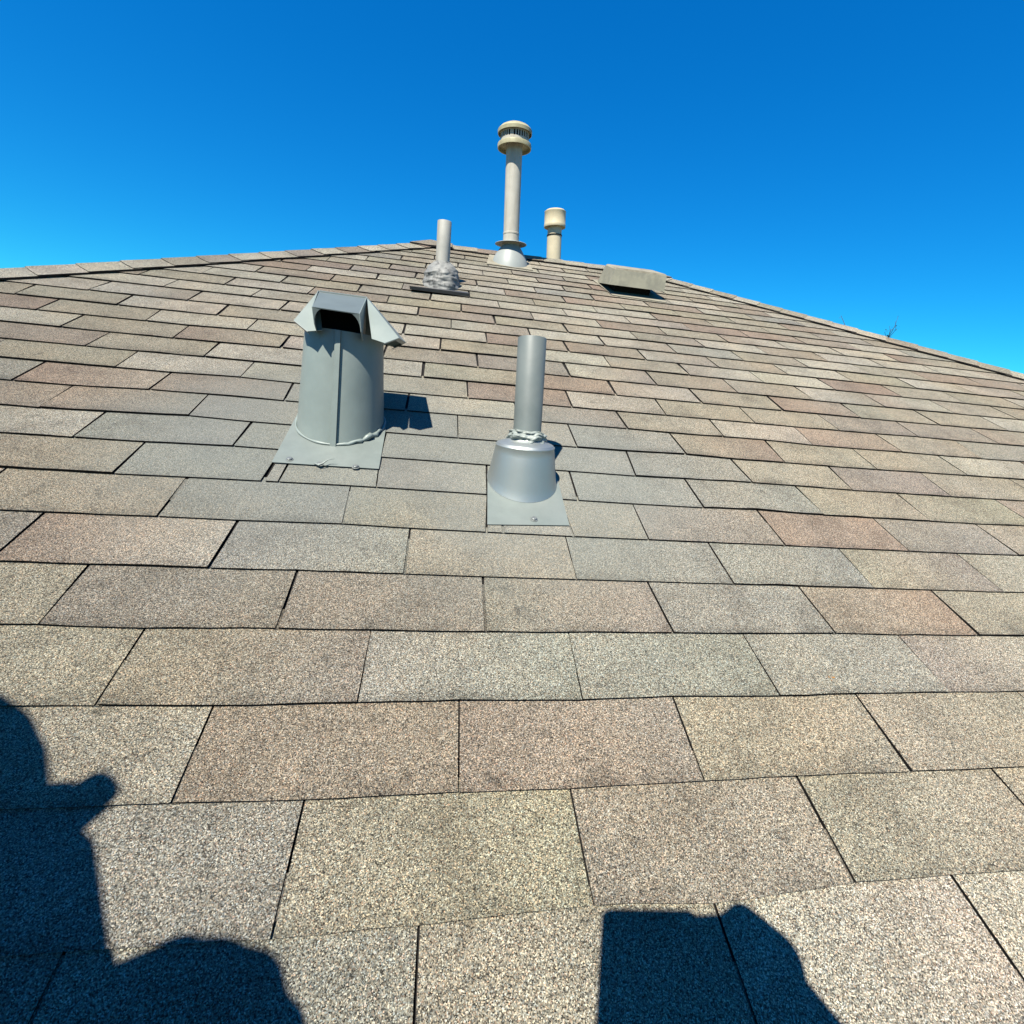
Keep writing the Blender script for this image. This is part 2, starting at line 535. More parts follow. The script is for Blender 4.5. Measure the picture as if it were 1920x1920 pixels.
def tab(mb, to3, k, bl, br, tl, tr, vl, edges, tintl, tintr, flat=False, seed=0, bed=False):
    """one shingle tab: bl/br bottom corner u, tl/tr top corner u; vl(k,u) the course lines; to3 maps (u,v,n) to world"""
    r = random.Random(seed)
    m = 5 if flat or abs(k) > 4 else 7
    lift = 0 if flat else max(0, r.gauss(.0002, .0008))
    curl = [0 if flat else abs(r.gauss(0, .0007)) for _ in range(m + 1)]
    jit = [0 if flat else r.gauss(0, .0004) for _ in range(m + 1)]
    bot, top = [], []
    for i in range(m + 1):
        s = i / m
        ub, ut = bl + (br - bl) * s, tl + (tr - tl) * s
        vb, vt = vl(k, ub) + jit[i], vl(k + 1, ut)
        f = (vt + .018 - vb) / (vt - vb)
        bot.append((ub, vb))
        top.append((ub + (ut - ub) * f, vb + (vt - vb) * f))

    def val(p):
        return min(a * p[0] + b * p[1] + c for a, b, c in edges)
    corners = [bot[0], bot[-1], top[-1], top[0]]
    v0 = sum(p[1] for p in bot) / (m + 1)

    def nn(v):
        return .0074 - .0049 * (v - v0) / (EX + .018)

    def mx(s):
        return tuple(a + (b - a) * s for a, b in zip(tintl, tintr))
    if min(val(p) for p in corners) >= 0:
        Bt = [mb.vert(to3((p[0], p[1], .0074 + lift + curl[i])), mx(i / m)) for i, p in enumerate(bot)]
        Bb = [mb.vert(to3((p[0], p[1] + .001, .0042)), mx(i / m)) for i, p in enumerate(bot)]
        Tt = [mb.vert(to3((p[0], p[1], .0025)), mx(i / m)) for i, p in enumerate(top)]
        Tb = [mb.vert(to3((p[0], p[1], -.001)), (1, 1, 1)) for p in (top[0], top[-1])]
        # grime gathers along the worn butt edge: a darker, uneven line of vertices, clean again a little higher
        for i in range(m + 1):
            w_ = r.uniform(.62, 1.0)
            cc = mb.c[Bt[i]]
            mb.c[Bt[i]] = (cc[0] * w_, cc[1] * w_, cc[2] * w_, 1)
        Mt = []
        for i in range(m + 1):
            h_ = r.uniform(.10, .24)
            a_, b_ = mb.v[Bt[i]], mb.v[Tt[i]]
            Mt.append(mb.vert([x + (y - x) * h_ for x, y in zip(a_, b_)], mx(i / m)))
        for i in range(m):
            mb.face((Bt[i], Bt[i + 1], Mt[i + 1], Mt[i]), 0)
            mb.face((Mt[i], Mt[i + 1], Tt[i + 1], Tt[i]), 0)
            mb.face((Bb[i], Bb[i + 1], Bt[i + 1], Bt[i]), 1)
        if bed:                                # the course below showing in the slot, where it still has granules
            s0 = r.choice((0, 0, r.uniform(.1, .5)))
            s1 = min(1, s0 + r.uniform(.3, .9))
            q = []
            for s_, du in ((s0, -.001), (s0, .008), (s1, .008), (s1, -.001)):
                p = (bot[m][0] + (top[m][0] - bot[m][0]) * s_ * .86, bot[m][1] + (top[m][1] - bot[m][1]) * s_ * .86)
                q.append(mb.vert(to3((p[0] + du, p[1], .0052 - .003 * s_)), tuple(x * .55 for x in tintr)))
            mb.face(q, 0)
        mb.face((Bb[0], Bt[0], Tt[0], Tb[0]), 1)
        mb.face((Bt[m], Bb[m], Tb[1], Tt[m]), 1)
        return True
    poly = clip_poly(bot + top[::-1], edges)
    if not poly:
        return False
    area = abs(sum(poly[i - 1][0] * poly[i][1] - poly[i][0] * poly[i - 1][1] for i in range(len(poly)))) / 2
    if area < 2e-4:
        return False
    T = [mb.vert(to3((p[0], p[1], nn(p[1]))), mx(.5)) for p in poly]
    Bq = [mb.vert(to3((p[0], p[1], nn(p[1]) - .0045)), mx(.5)) for p in poly]
    mb.face(T, 0)
    for i in range(len(poly)):
        mb.face((Bq[i - 1], Bq[i], T[i], T[i - 1]), 1)
    return True


EDGES_F = [(1, KL * -1, -(UL - KL * VR)), (-1, -KR, UR + KR * VR), (0, -1, VR)]
EDGES_F = [(1.0, -KL, -(UL - KL * VR)), (-1.0, -KR, UR + KR * VR), (0, -1.0, VR), (0, 1.0, -VE + .02)]


def pick(r):
    x = r.random()
    for c, w in (('T', .36), ('L', .42), ('B', .08), ('D', .05), ('R', .06), ('G', .03)):
        if x < w:
            return c
        x -= w
    return 'T'


def vary(c, r, s=.035):
    g = 1 + r.gauss(0, s)
    return tuple(max(.01, AL * a * g * (1 + r.gauss(0, .012))) for a in TINT[c])


tabs = []                                      # every tab of the front slope before it is built
k0, k1 = int(math.floor(VE / EX)), int(math.floor(VR / EX))
for k in range(k0, k1 + 1):
    vmid = EX * k
    ua, ub = UL - KL * (VR - vmid) - .3, UR + KR * (VR - vmid) + .3
    seams = []
    for j in range(int(math.floor(ua / TW - off(k))), int(math.ceil(ub / TW - off(k))) + 1):
        if (k, j) in DROP:
            continue
        u = TW * (j + off(k))
        jt = random.gauss(0, .0025)
        tu, bu = u + jt, u + jt + random.gauss(0, .0012)
        t, b = MEAS.get((k, j), (None, None))
        if t is not None: tu = t[0]
        if b is not None: bu = b[0]
        if t is not None and b is None: bu = tu
        if b is not None and t is None: tu = bu
        seams.append([tu, bu, random.choice((.0020, .0026, .0034, .0040, .0046)) * (.8 if k < 1 else 1 if k < 5 else 1.35 if k < 9 else 1.9) if (k, j) not in ((-2, 1), (-1, 1)) else .0022])
    for tx, ty, bx, by, gap in CUTS.get(k, []):
        t, b = uv(tx, ty, .005), uv(bx, by, .007)
        sl = (t[0] - b[0]) / max(.02, t[1] - b[1])
        vb, vt = vline(k, b[0]), vline(k + 1, t[0])
        seams.append([b[0] + sl * (vt - b[1]), b[0] + sl * (vb - b[1]), gap])
    seams.sort(key=lambda s: s[1])
    for a, b in zip(seams, seams[1:]):
        g1, g2 = random.uniform(.6, 1.3), random.uniform(.6, 1.3)
        bl, br, tl, tr = a[1] + a[2] / 2 * g1, b[1] - b[2] / 2 * g2, a[0] + a[2] / 2 / g1, b[0] - b[2] / 2 / g2
        if br - bl < .012:
            continue
        r = random.Random(hash((k, round(bl, 4))) & 0xffff)
        c = None
        for hp, hc in HINT:
            if vline(k, hp[0]) < hp[1] <= vline(k + 1, hp[0]):
                s = (hp[1] - EX * k) / EX
                if bl + (tl - bl) * s < hp[0] < br + (tr - br) * s:
                    c = hc
        cl = c or pick(r)
        cr = cl
        if c == 'R' and r.random() < .75:
            cl, cr = r.choice((('R', 'T'), ('T', 'R'), ('R', 'B')))
        elif r.random() < .35:
            cr = r.choice('TTLD') if cl in 'TLDBR' else cl
        um, vm = (bl + br) / 2, EX * (k + .5)
        flat = (-.75 < um < -.15 and 3 <= k <= 8) or (-.3 < um < .25 and 2 <= k <= 6)
        # size in the photograph
        pts = []
        for q in ((bl, EX * k), (br, EX * k), (tr, EX * (k + 1)), (tl, EX * (k + 1))):
            c3 = RM @ (np.array([q[0], q[1], .006]) - CAM)
            if c3[2] < .05:
                pts = None
                break
            pts.append((960 + FPX * c3[0] / c3[2], 960 + FPX * c3[1] / c3[2]))
        area = 0
        if pts:
            cp = clip_poly(pts, [(1, 0, 0), (-1, 0, 1920), (0, 1, 0), (0, -1, 1920)])
            if cp:
                area = abs(sum(cp[i - 1][0] * cp[i][1] - cp[i][0] * cp[i - 1][1] for i in range(len(cp)))) / 2
        hipd = min(e[0] * um + e[1] * vm + e[2] for e in EDGES_F[:3])
        if hipd < -.3:
            continue
        tabs.append(dict(area=area if hipd > 0 else area * .2, k=k, b=(bl, br), t=(tl, tr), cl=vary(cl, r), cr=vary(cr, r), flat=flat, seed=r.randrange(10 ** 6)))
tabs.sort(key=lambda q: -q['area'])
rest = MB()
n_single = 0
for q in tabs:
    args = (W3, q['k'], q['b'][0], q['b'][1], q['t'][0], q['t'][1], vline, EDGES_F, q['cl'], q['cr'], q['flat'], q['seed'], q['k'] < 4 and q['seed'] % 10 < 6)
    if n_single < 255 and q['area'] > 0:
        mb = MB()
        if tab(mb, *args):
            keep(mb.build('shingle', [M_SH, M_CUT], None, tint=True), roof)
            n_single += 1
    else:
        tab(rest, *args)
tag(keep(rest.build('shingle_field', [M_SH, M_CUT], None, tint=True), roof), kind='stuff')

# the other three slopes
rest = MB()


def other_face(org, U, V, length, klo, khi, width):
    N = U.cross(V)
    e = [(1.0, -klo, 0), (-1.0, -khi, width), (0, -1.0, length), (0, 1.0, .02)]

    def to3(p):
        return org + U * p[0] + V * p[1] + N * p[2]

    def vl(k, u):
        return EX * k
    for k in range(0, int(length / EX) + 1):
        for j in range(-1, int(width / TW) + 2):
            o = (j - .4345 * k % 1) * TW
            r = random.Random(k * 977 + j)
            c = vary(pick(r), r)
            tab(rest, to3, k, o + .0015, o + TW - .0015, o + .0015, o + TW - .0015, vl, e, c, c, True, 1)


for c0, c1, apex in ((cBR, cBL, B_), (cBL, cFL, A), (cFR, cBR, B_)):
    U = (c1 - c0).normalized()
    t_ = (apex - c0).dot(U)
    V = (apex - c0) - U * t_
    ln = V.length
    V.normalize()
    if c0 is cBR:
        t2 = (c1 - A).dot(U)
        other_face(c0, U, V, ln, t_ / ln, t2 / ln, (c1 - c0).length)
    else:
        other_face(c0, U, V, ln, t_ / ln, ((c1 - c0).length - t_) / ln, (c1 - c0).length)
tag(keep(rest.build('shingle_field', [M_SH, M_CUT], None, tint=True), roof), kind='stuff')

# folded cap shingles along hips and ridge
NF = Vector((0, -SP, CP))


def cap_run(p0, p1, w1, w2, expo, limit=None, half=.105):
    """p0 low end, p1 high end; w1, w2 unit vectors down the two slopes across the line"""
    dd = (p1 - p0)
    n = int(dd.length / expo)
    dd.normalize()
    upv = -(w1 + w2).normalized()
    if upv.z < 0:
        upv = -upv
    for i in range(n + 1):
        r = random.Random(i * 31 + int(p1.x * 1000))
        a = p0 + dd * (expo * i + r.gauss(0, .004))
        b = a + dd * (expo + .03)
        if (b - p0).dot(dd) > (p1 - p0).length:
            b = p1.copy()
        if (b - a).dot(dd) < .03:
            continue
        wa, wb = half * (1 + r.gauss(0, .02)), half * (1 + r.gauss(0, .02))
        c = vary(pick(r) if r.random() < .6 else 'L', r)
        c = tuple(x * 1.06 for x in c)
        hi, lo = .0170 + r.random() * .0012, .0135
        mb = MB()
        rows = []
        for pt, h in ((a, hi), (b, lo)):
            row = []
            for s, wv in ((wa, w1), (wa * .45, w1), (.02, w1), (0, None), (.02, w2), (wb * .45, w2), (wb, w2)):
                nrm = upv
                q = pt + upv * (h + .003) if wv is None else pt + wv * s + upv * (h + (.001 if s < .03 else 0))
                row.append((mb.vert(q, c), mb.vert(q - upv * .0055, c)))
            rows.append(row)
        for j in range(6):
            mb.face((rows[0][j][0], rows[0][j + 1][0], rows[1][j + 1][0], rows[1][j][0]), 0)
            mb.face((rows[0][j][1], rows[0][j + 1][1], rows[0][j + 1][0], rows[0][j][0]), 1)
        for j in (0, 6):
            mb.face((rows[0][j][1], rows[0][j][0], rows[1][j][0], rows[1][j][1]), 1)
        yield mb, a


def down_vec(face_n, dirv, toward):
    w = face_n.cross(dirv).normalized()
    return w if w.dot(toward) > 0 else -w


def facenormal(p, q, r):
    n = (q - p).cross(r - p).normalized()
    return n if n.z > 0 else -n


nFr = facenormal(cFL, cFR, A)
nBk = facenormal(cBL, cBR, A)
nLf = facenormal(cBL, cFL, A)
nRt = facenormal(cFR, cBR, B_)
ctr = (A + B_) / 2
for p0, p1, na, ta, nb, tb, front in ((cFL, A, nFr, Vector((1, -1, 0)), nLf, Vector((-1, 1, 0)), True),
                                      (cFR, B_, nFr, Vector((-1, -1, 0)), nRt, Vector((1, 1, 0)), True),
                                      (cBL, A, nBk, Vector((1, 1, 0)), nLf, Vector((-1, -1, 0)), False),
                                      (cBR, B_, nBk, Vector((-1, 1, 0)), nRt, Vector((1, -1, 0)), False),
                                      (B_, A, nFr, Vector((0, -1, 0)), nBk, Vector((0, 1, 0)), True)):
    dd = (p1 - p0).normalized()
    joined = MB()
    for mb, a in cap_run(p0, p1, down_vec(na, dd, ta), down_vec(nb, dd, tb), .143):
        if front and a.z > .2:
            keep(mb.build('cap_shingle', [M_SH, M_CUT], None, tint=True), roof)
        else:
            o = len(joined.v)
            joined.v += mb.v; joined.c += mb.c; joined.m += mb.m; joined.s += mb.s
            joined.f += [tuple(i + o for i in f) for f in mb.f]
    if joined.v:
        tag(keep(joined.build('cap_shingle_run', [M_SH, M_CUT], None, tint=True), roof), kind='stuff')


for P_, sgn in ((A, -1), (B_, 1)):              # folded piece over each end of the ridge
    mb = MB()
    c = vary('T', random.Random(3))
    kx = KL if sgn < 0 else KR
    ring = [P_ + Vector((-sgn * .14, 0, .019)), P_ + Vector((-sgn * .14, -.10, .018 - .10 * SP / CP)), P_ + Vector((0, -.13, .018 - .13 * SP / CP)),
            P_ + Vector((sgn * .13 * kx, -.13 * CP, .020 - .13 * SP)), P_ + Vector((sgn * .13, 0, .018 - .13 * SP / kx)),
            P_ + Vector((sgn * .13 * kx, .13 * CP, .020 - .13 * SP)), P_ + Vector((0, .13, .018 - .13 * SP / CP)), P_ + Vector((-sgn * .14, .10, .018 - .10 * SP / CP))]
    ring = [q + Vector((0, 0, .008)) for q in ring]
    t0 = mb.vert(P_ + Vector((0, 0, .032)), c)
    ri = [mb.vert(q, c) for q in ring]
    lo_i = [mb.vert(q - Vector((0, 0, .010)), c) for q in ring]
    for i in range(8):
        mb.face((t0, ri[i - 1], ri[i]) if sgn > 0 else (t0, ri[i], ri[i - 1]), 0)
        mb.face((ri[i - 1], lo_i[i - 1], lo_i[i], ri[i]), 1)
    keep(mb.build('cap_shingle', [M_SH, M_CUT], None, tint=True), roof)


# ------------------------------------------------------------------ vents
def axis_of(lean_x, lean_y):                   # unit axis leaning (radians) to +x and +y
    z = Vector((math.tan(lean_x), math.tan(lean_y), 1)).normalized()
    x = Vector((1, 0, 0))
    x = (x - z * x.dot(z)).normalized()
    return x, z.cross(x), z


def roof_ring(org, X, Y, Z, r, a, n):          # point of a cylinder side on the plane n above the roof
    d0 = org + X * (r * math.cos(a)) + Y * (r * math.sin(a))
    s = (n - d0.dot(NF)) / Z.dot(NF)
    return d0 + Z * s


def plate(uvs, n0, th, mat, name, root, n1=None):
    mb = MB()
    n1 = n0 if n1 is None else n1
    vs = [q[1] for q in uvs]
    vmin, vmax = min(vs), max(vs)
    T, Bq = [], []
    for q in uvs:
        n = n0 + (n1 - n0) * (q[1] - vmin) / (vmax - vmin)
        T.append(mb.vert(W3((q[0], q[1], n + th))))
        Bq.append(mb.vert(W3((q[0], q[1], n))))
    mb.face(T)
    mb.face(Bq[::-1])
    for i in range(len(T)):
        mb.face((Bq[i - 1], Bq[i], T[i], T[i - 1]))
    return keep(mb.build(name, mat), root)


def screw(pix, n, root, r=.0055):
    n -= .0022
    c = W3(uv(pix[0], pix[1], n))
    X = Vector((1, 0, 0)); Y = NF.cross(X)
    mb = MB()
    mb.lathe([(r * 1.45, 0), (r * 1.45, .0012), (r, .0016), (r, .0042), (r * .8, .0052), (0.0003, .0052)], c, X, Y, NF, 14)
    return keep(mb.build('screw', M_SCREW), root)


# --- wide exhaust vent with winged hood
jb = W3(JACK)
root = tag(empty('exhaust_vent', jb), 'wide grey painted metal exhaust vent with winged hood and screwed base plate', 'roof vent')
X, Y, Z = axis_of(.045, .0)
plate([(-.566, .530), (-.350, .530), (-.356, .745), (-.568, .745)], .0086, .0009, M_GREY_P, 'base_plate', root)
R0, R1 = .0985, .0855
mb = MB()
seg = 64
rows = []
HT = .216
for q in range(7):
    row = []
    for k in range(seg):
        a = 2 * math.pi * k / seg
        lo = roof_ring(jb, X, Y, Z, R0, a, .008)
        hi = jb + X * (R1 * math.cos(a)) + Y * (R1 * math.sin(a)) + Z * HT
        row.append(mb.vert(lo.lerp(hi, q / 6)))
    rows.append(row)
for q in range(6):
    for k in range(seg):
        mb.face((rows[q][k], rows[q][(k + 1) % seg], rows[q + 1][(k + 1) % seg], rows[q + 1][k]), 0, True)
keep(mb.build('pipe', M_GREY), root)
# lapped seam down the front
mb = MB()
aS = math.atan2(-1, .10)
steps = 14
prev = None
for i in range(steps + 1):
    s = i / steps
    ring = []
    wgl = .004 * math.sin(i * 1.3) + (.004 if 5 < i < 10 else 0)
    for da, dr in ((-.19 + wgl * 2, .0005), (-.17 + wgl * 2, .0045), (-.015, .0062), (.0, .0002)):
        a = aS + da * .8
        r = (R0 + (R1 - R0) * s) + dr
        lo = roof_ring(jb, X, Y, Z, R0 + dr, a, .008)
        hi = jb + X * ((R1 + dr) * math.cos(a)) + Y * ((R1 + dr) * math.sin(a)) + Z * HT
        ring.append(mb.vert(lo.lerp(hi, s)))
    if prev:
        for j in range(3):
            mb.face((prev[j], prev[j + 1], ring[j + 1], ring[j]), 0 if j != 2 else 1)
    prev = ring
keep(mb.build('seam', [M_GREY, M_GREY_D]), root)
# sealant bead round the foot
mb = MB()
pts, rad = [], []
for k in range(72):
    a = 2 * math.pi * k / 72
    right_side = math.exp(-((a - 5.6) / .45) ** 2)
    pts.append(roof_ring(jb, X, Y, Z, R0 + .002 + .003 * right_side * math.sin(k * 2.1), a, .0115 + .004 * right_side * (1 + math.sin(k * 1.7))))
    rad.append(.0028 + .0008 * math.sin(k * .9) + .003 * right_side * (1 + .6 * math.sin(k * 2.7)))
mb.tube(pts, rad, 7, closed=True)
keep(mb.build('sealant', M_GREY), root)
for p in ((543, 862), (600, 871), (667, 876)):
    screw(p, .0113, root)
mb = MB()
mb.tube([W3(uv(588, 868, .013)), W3(uv(598, 872, .014)), W3(uv(606, 868, .018)), W3(uv(615, 862, .021)), W3(uv(627, 860, .024))], [.001, .0022, .0018, .0012, .0005], 6)
keep(mb.build('sealant_string', M_SEAL), root)


# winged hood, local axes x right, y back, z up, around the pipe axis
def J(x, y, z):
    return jb + X * x + Y * y + Z * z


def sheet(mb, pts, th, m=0):                   # flat sheet with thickness
    pts = [Vector(p) for p in pts]
    n = (pts[1] - pts[0]).cross(pts[2] - pts[1]).normalized() * th
    a = [mb.vert(p) for p in pts]
    b = [mb.vert(p - n) for p in pts]
    mb.face(a, m)
    mb.face(b[::-1], m)
    for i in range(len(a)):
        mb.face((a[i - 1], b[i - 1], b[i], a[i]), m)


def JP(x, y, yl):                              # the point of the hood at depth yl (along the vent's own back axis) seen at a photo pixel
    dr = W3(ray(x, y))
    return CW + dr * ((yl - (CW - jb).dot(Y)) / dr.dot(Y))


def loc(p):
    p = p - jb
    return p.dot(X), p.dot(Y), p.dot(Z)


YF, YR = -.126, -.004
rl, rr_ = JP(597, 545, YR), JP(687, 557, YR)
fl_, fr_ = JP(586, 575, YF), JP(673, 588, YF)
pn = (rr_ - rl).cross(Y * -.72 - Z * .69).normalized()


def JW(x, y):                                  # the same for the two front wings, which lie in one plane through the ridge
    dr = W3(ray(x, y))
    return CW + dr * ((rl - CW).dot(pn) / dr.dot(pn))


hood = MB()
for s, rg, tp, bt, inn in ((-1, rl, JW(551, 600), JW(577, 621), JW(604, 619)), (1, rr_, JW(748, 633), JW(721, 643), JW(697, 635))):
    def mir(p):
        a_, b_, c_ = loc(p)
        return J(a_, .045 + (.045 - b_) * .45, c_)
    o = 1 if s < 0 else -1
    sheet(hood, [rg, tp, bt, inn][::o], .0016)
    sheet(hood, [mir(rg), mir(tp), mir(bt), mir(inn)][::-o], .0016)
    sheet(hood, [rg, mir(rg), mir(tp), tp][::o], .0016)
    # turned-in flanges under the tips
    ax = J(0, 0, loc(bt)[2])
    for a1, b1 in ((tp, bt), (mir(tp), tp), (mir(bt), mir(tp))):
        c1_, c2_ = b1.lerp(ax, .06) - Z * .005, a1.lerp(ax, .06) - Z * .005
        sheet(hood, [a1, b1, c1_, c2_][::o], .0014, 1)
xa, _, za = loc(rl)
xb, _, zb = loc(rr_)
yk = .045 + (.045 - YR) * .45
sheet(hood, [J(xa, yk, za), J(xa, YR, za), J(xb, YR, zb), J(xb, yk, zb)], .0016)
sheet(hood, [J(xa, yk, za), J(xb, yk, zb), J(xb, .118, zb - .09), J(xa, .118, za - .09)], .0016)
keep(hood.build('hood', [M_GREY, M_GREY_D]), root)
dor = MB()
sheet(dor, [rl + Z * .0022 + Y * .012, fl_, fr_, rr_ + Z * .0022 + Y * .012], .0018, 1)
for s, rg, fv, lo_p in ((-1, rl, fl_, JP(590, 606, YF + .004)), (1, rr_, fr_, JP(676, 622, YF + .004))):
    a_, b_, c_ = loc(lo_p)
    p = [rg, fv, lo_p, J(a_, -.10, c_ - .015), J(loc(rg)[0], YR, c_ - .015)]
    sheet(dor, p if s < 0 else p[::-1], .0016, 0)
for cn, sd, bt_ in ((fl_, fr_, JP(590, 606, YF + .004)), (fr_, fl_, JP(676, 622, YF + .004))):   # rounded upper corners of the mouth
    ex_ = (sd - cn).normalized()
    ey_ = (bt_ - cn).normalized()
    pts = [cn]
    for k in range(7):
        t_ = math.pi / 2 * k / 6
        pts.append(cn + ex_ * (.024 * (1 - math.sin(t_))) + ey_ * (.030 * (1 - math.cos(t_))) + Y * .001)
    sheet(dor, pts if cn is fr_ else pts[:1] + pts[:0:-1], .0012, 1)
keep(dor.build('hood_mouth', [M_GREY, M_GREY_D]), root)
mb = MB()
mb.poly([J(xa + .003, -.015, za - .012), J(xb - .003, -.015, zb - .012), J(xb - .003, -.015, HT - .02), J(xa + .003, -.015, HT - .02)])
keep(mb.build('mouth_shade_sheet', M_DARK), root)  # black sheet added inside the mouth to stand in for its shade
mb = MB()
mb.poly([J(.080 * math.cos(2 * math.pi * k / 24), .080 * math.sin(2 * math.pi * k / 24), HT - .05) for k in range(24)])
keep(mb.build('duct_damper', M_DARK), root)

# --- slim painted plumbing pipe on a cone flashing
pb = W3(PVC)
root = tag(empty('plumbing_vent', pb), 'slim grey painted vent pipe rising from a shiny cone flashing on screwed plate', 'vent pipe')
c1, c2 = uv(914, 982, .011), uv(1068, 984, .011)
plate([(c1[0], c1[1]), (c2[0], c2[1]), (c2[0] + .004, .575), (c1[0] + .010, .550)], .0086, .0009, M_GREY_P, 'base_plate', root)
X, Y, Z = axis_of(-.01, .0)
RIM = .088
mb = MB()
rows = []
seg = 64
prof = [(.0785, None), (.0762, .08), (.0742, .2), (.0718, .38), (.0692, .6), (.0662, .82), (.0642, .95), (.0652, .975), (.0652, 1.0), (.0625, 1.008), (.0622, 1.035), (.0600, 1.05), (.048, 1.10), (.037, 1.16), (.034, 1.3)]
for r, h in prof:
    row = []
    for k in range(seg):
        a = 2 * math.pi * k / seg
        lo = roof_ring(pb, X, Y, Z, .0785, a, .010)
        hi = pb + X * (r * math.cos(a)) + Y * (r * math.sin(a)) + Z * (RIM * (1 if h is None else max(h, 1)))
        if h is None:
            row.append(mb.vert(lo))
        elif h < 1:
            hr = pb + X * (r * math.cos(a)) + Y * (r * math.sin(a))
            z0 = (lo - pb).dot(Z)
            row.append(mb.vert(hr + Z * (z0 + (RIM - z0) * h)))
        else:
            row.append(mb.vert(hi))
    rows.append(row)
for q in range(len(rows) - 1):
    for k in range(seg):
        mb.face((rows[q][k], rows[q][(k + 1) % seg], rows[q + 1][(k + 1) % seg], rows[q + 1][k]), 0, True)
keep(mb.build('cone_flashing', M_GREY_M), root)
X, Y, Z = axis_of(-.022, .14)
org = pb + Vector((.002, 0, RIM * 1.02))
HP = .222
pt = MB()
pt.lathe([(.0305, -.04), (.0305, HP), (.0300, HP + .001), (.0265, HP + .001), (.0262, HP - .005), (.0262, .0)], org, X, Y, Z, 40)
keep(pt.build('pipe', M_GREY_R), root)
pt = MB()
pt.poly([org + X * (.0262 * math.cos(k * .39)) + Y * (.0262 * math.sin(k * .39)) + Z * .02 for k in range(16)])
keep(pt.build('pipe_dark_bore', M_DARK), root)
from mathutils import noise as mnoise
wad = MB()


def smear(r, z, a, q):
    c_, d_ = math.cos(a), math.sin(a)
    k = .0085 * mnoise.noise(Vector((c_ * 2.2, d_ * 2.2, z * 130))) + .005 * mnoise.noise(Vector((c_ * 5, d_ * 5, z * 260 + 4)))
    f = 1 if .034 < r else .2
    return r + k * f, z + f * (.008 * mnoise.noise(Vector((c_ * 1.5 + 9, d_ * 1.5, 2))) + .004 * math.cos(a + 2.6))


wad.lathe([(.0375 + .0045 * math.sin(math.pi * min(1, max(0, z / .034))) - (.008 if z in (0, .034) else 0), z) for z in [.034 * i / 22 for i in range(23)]], org - Z * .006, X, Y, Z, 72, wob=smear)
keep(wad.build('sealant_wad', M_SEAL), root)
screw((1001, 974), .0117, root)

# --- thin pale pipe with mastic-wrapped foot
b0 = uv(828, 536)
sb = W3(b0)
root = tag(empty('plumbing_vent', sb), 'thin pale pipe with crumpled grey mastic wrap and dark lifted flashing plate', 'vent pipe')
q1, q2 = uv(768, 536, .03), uv(880, 551, .02)
mb = MB()
vb0 = b0[1] - .085
pl = [(q1[0], q1[1], .020), (q2[0], q2[1], .012), (q2[0] - .01, q2[1] + .055, .004), (q1[0] + .015, q1[1] + .055, .004)]
Tt = [mb.vert(W3((p[0], p[1], p[2] + .010))) for p in pl]
Bb = [mb.vert(W3((p[0], p[1], p[2] - (.004 if i < 2 else .003)))) for i, p in enumerate(pl)]
mb.face(Tt); mb.face(Bb[::-1])
for i in range(4):
    mb.face((Bb[i - 1], Bb[i], Tt[i], Tt[i - 1]))
keep(mb.build('flashing_plate', M_RUBBER), root)
X, Y, Z = axis_of(.0, .0)
h1, h2 = h_at(b0, 492), h_at(b0, 416)
mb = MB()
mb.lathe([(.033, .02), (.0328, h2 * .6), (.0325, h2), (.0318, h2 + .0015), (.028, h2 + .0015), (.0277, h2 - .006), (.0277, .05)], sb, X, Y, Z, 32)
keep(mb.build('pipe', M_PALE), root)


from mathutils import noise as mnoise


def lumpy(r, z, a, q):
    c, d_ = math.cos(a), math.sin(a)
    k = .007 * mnoise.noise(Vector((c * 1.6, d_ * 1.6, z * 55))) + .0035 * mnoise.noise(Vector((c * 3.5, d_ * 3.5, z * 110 + 7))) + .006 * mnoise.noise(Vector((c * 1.2, d_ * 1.2, z * 12 + 3)))
    f = 0.25 if r < .04 else 1
    return r + k * f, z + .008 * mnoise.noise(Vector((c * 2, d_ * 2, z * 20 + 11))) * f


def foot(mb):
    ctl = [(.094, -.034), (.092, -.01), (.088, .015), (.083, .04), (.077, .06), (.066, .078), (.05, .093), (.036, .104)]
    zz = np.linspace(-.034, .104, 46)
    mb.lathe([(float(np.interp(z, [c[1] for c in ctl], [c[0] for c in ctl])), float(z)) for z in zz], sb, X, Y, Z, 84, wob=lumpy)


mb = MB()
foot(mb)
keep(mb.build('mastic_wrap', M_MAST), root)

# --- tall flue
f0 = uv(959, 503)
f0 = np.array([f0[0], f0[1] + .095, 0])
fb = W3(f0)
root = tag(empty('flue_pipe', fb), 'tallest cream flue pipe with slotted round cap, collar and pale cone flashing', 'flue')
X, Y, Z = axis_of(-.052, -.01)
plate([(f0[0] - .15, f0[1] - .115), (f0[0] + .125, f0[1] - .125), (f0[0] + .12, f0[1] + .16), (f0[0] - .12, f0[1] + .16)], .009, .002, M_BOXT, 'flashing_flange', root, .011)
mb = MB()
hcol = h_at(f0, 458)
seg = 48
rows = []
for q in range(7):
    s = q / 6
    row = []
    for k in range(seg):
        a = 2 * math.pi * k / seg
        lo = roof_ring(fb, X, Y, Z, .106, a, .010)
        rr = .106 + (.054 - .106) * s ** 1.35
        hi = fb + X * (rr * math.cos(a)) + Y * (rr * math.sin(a))
        z0 = (lo - fb).dot(Z)
        row.append(mb.vert(hi + Z * (z0 + (hcol - .012 - z0) * s)))
    rows.append(row)
for q in range(6):
    for k in range(seg):
        mb.face((rows[q][k], rows[q][(k + 1) % seg], rows[q + 1][(k + 1) % seg], rows[q + 1][k]), 0, True)
keep(mb.build('cone_flashing', M_LEAD), root)
ht = h_at(f0, 233)
hc = h_at(f0, 292)
mb = MB()
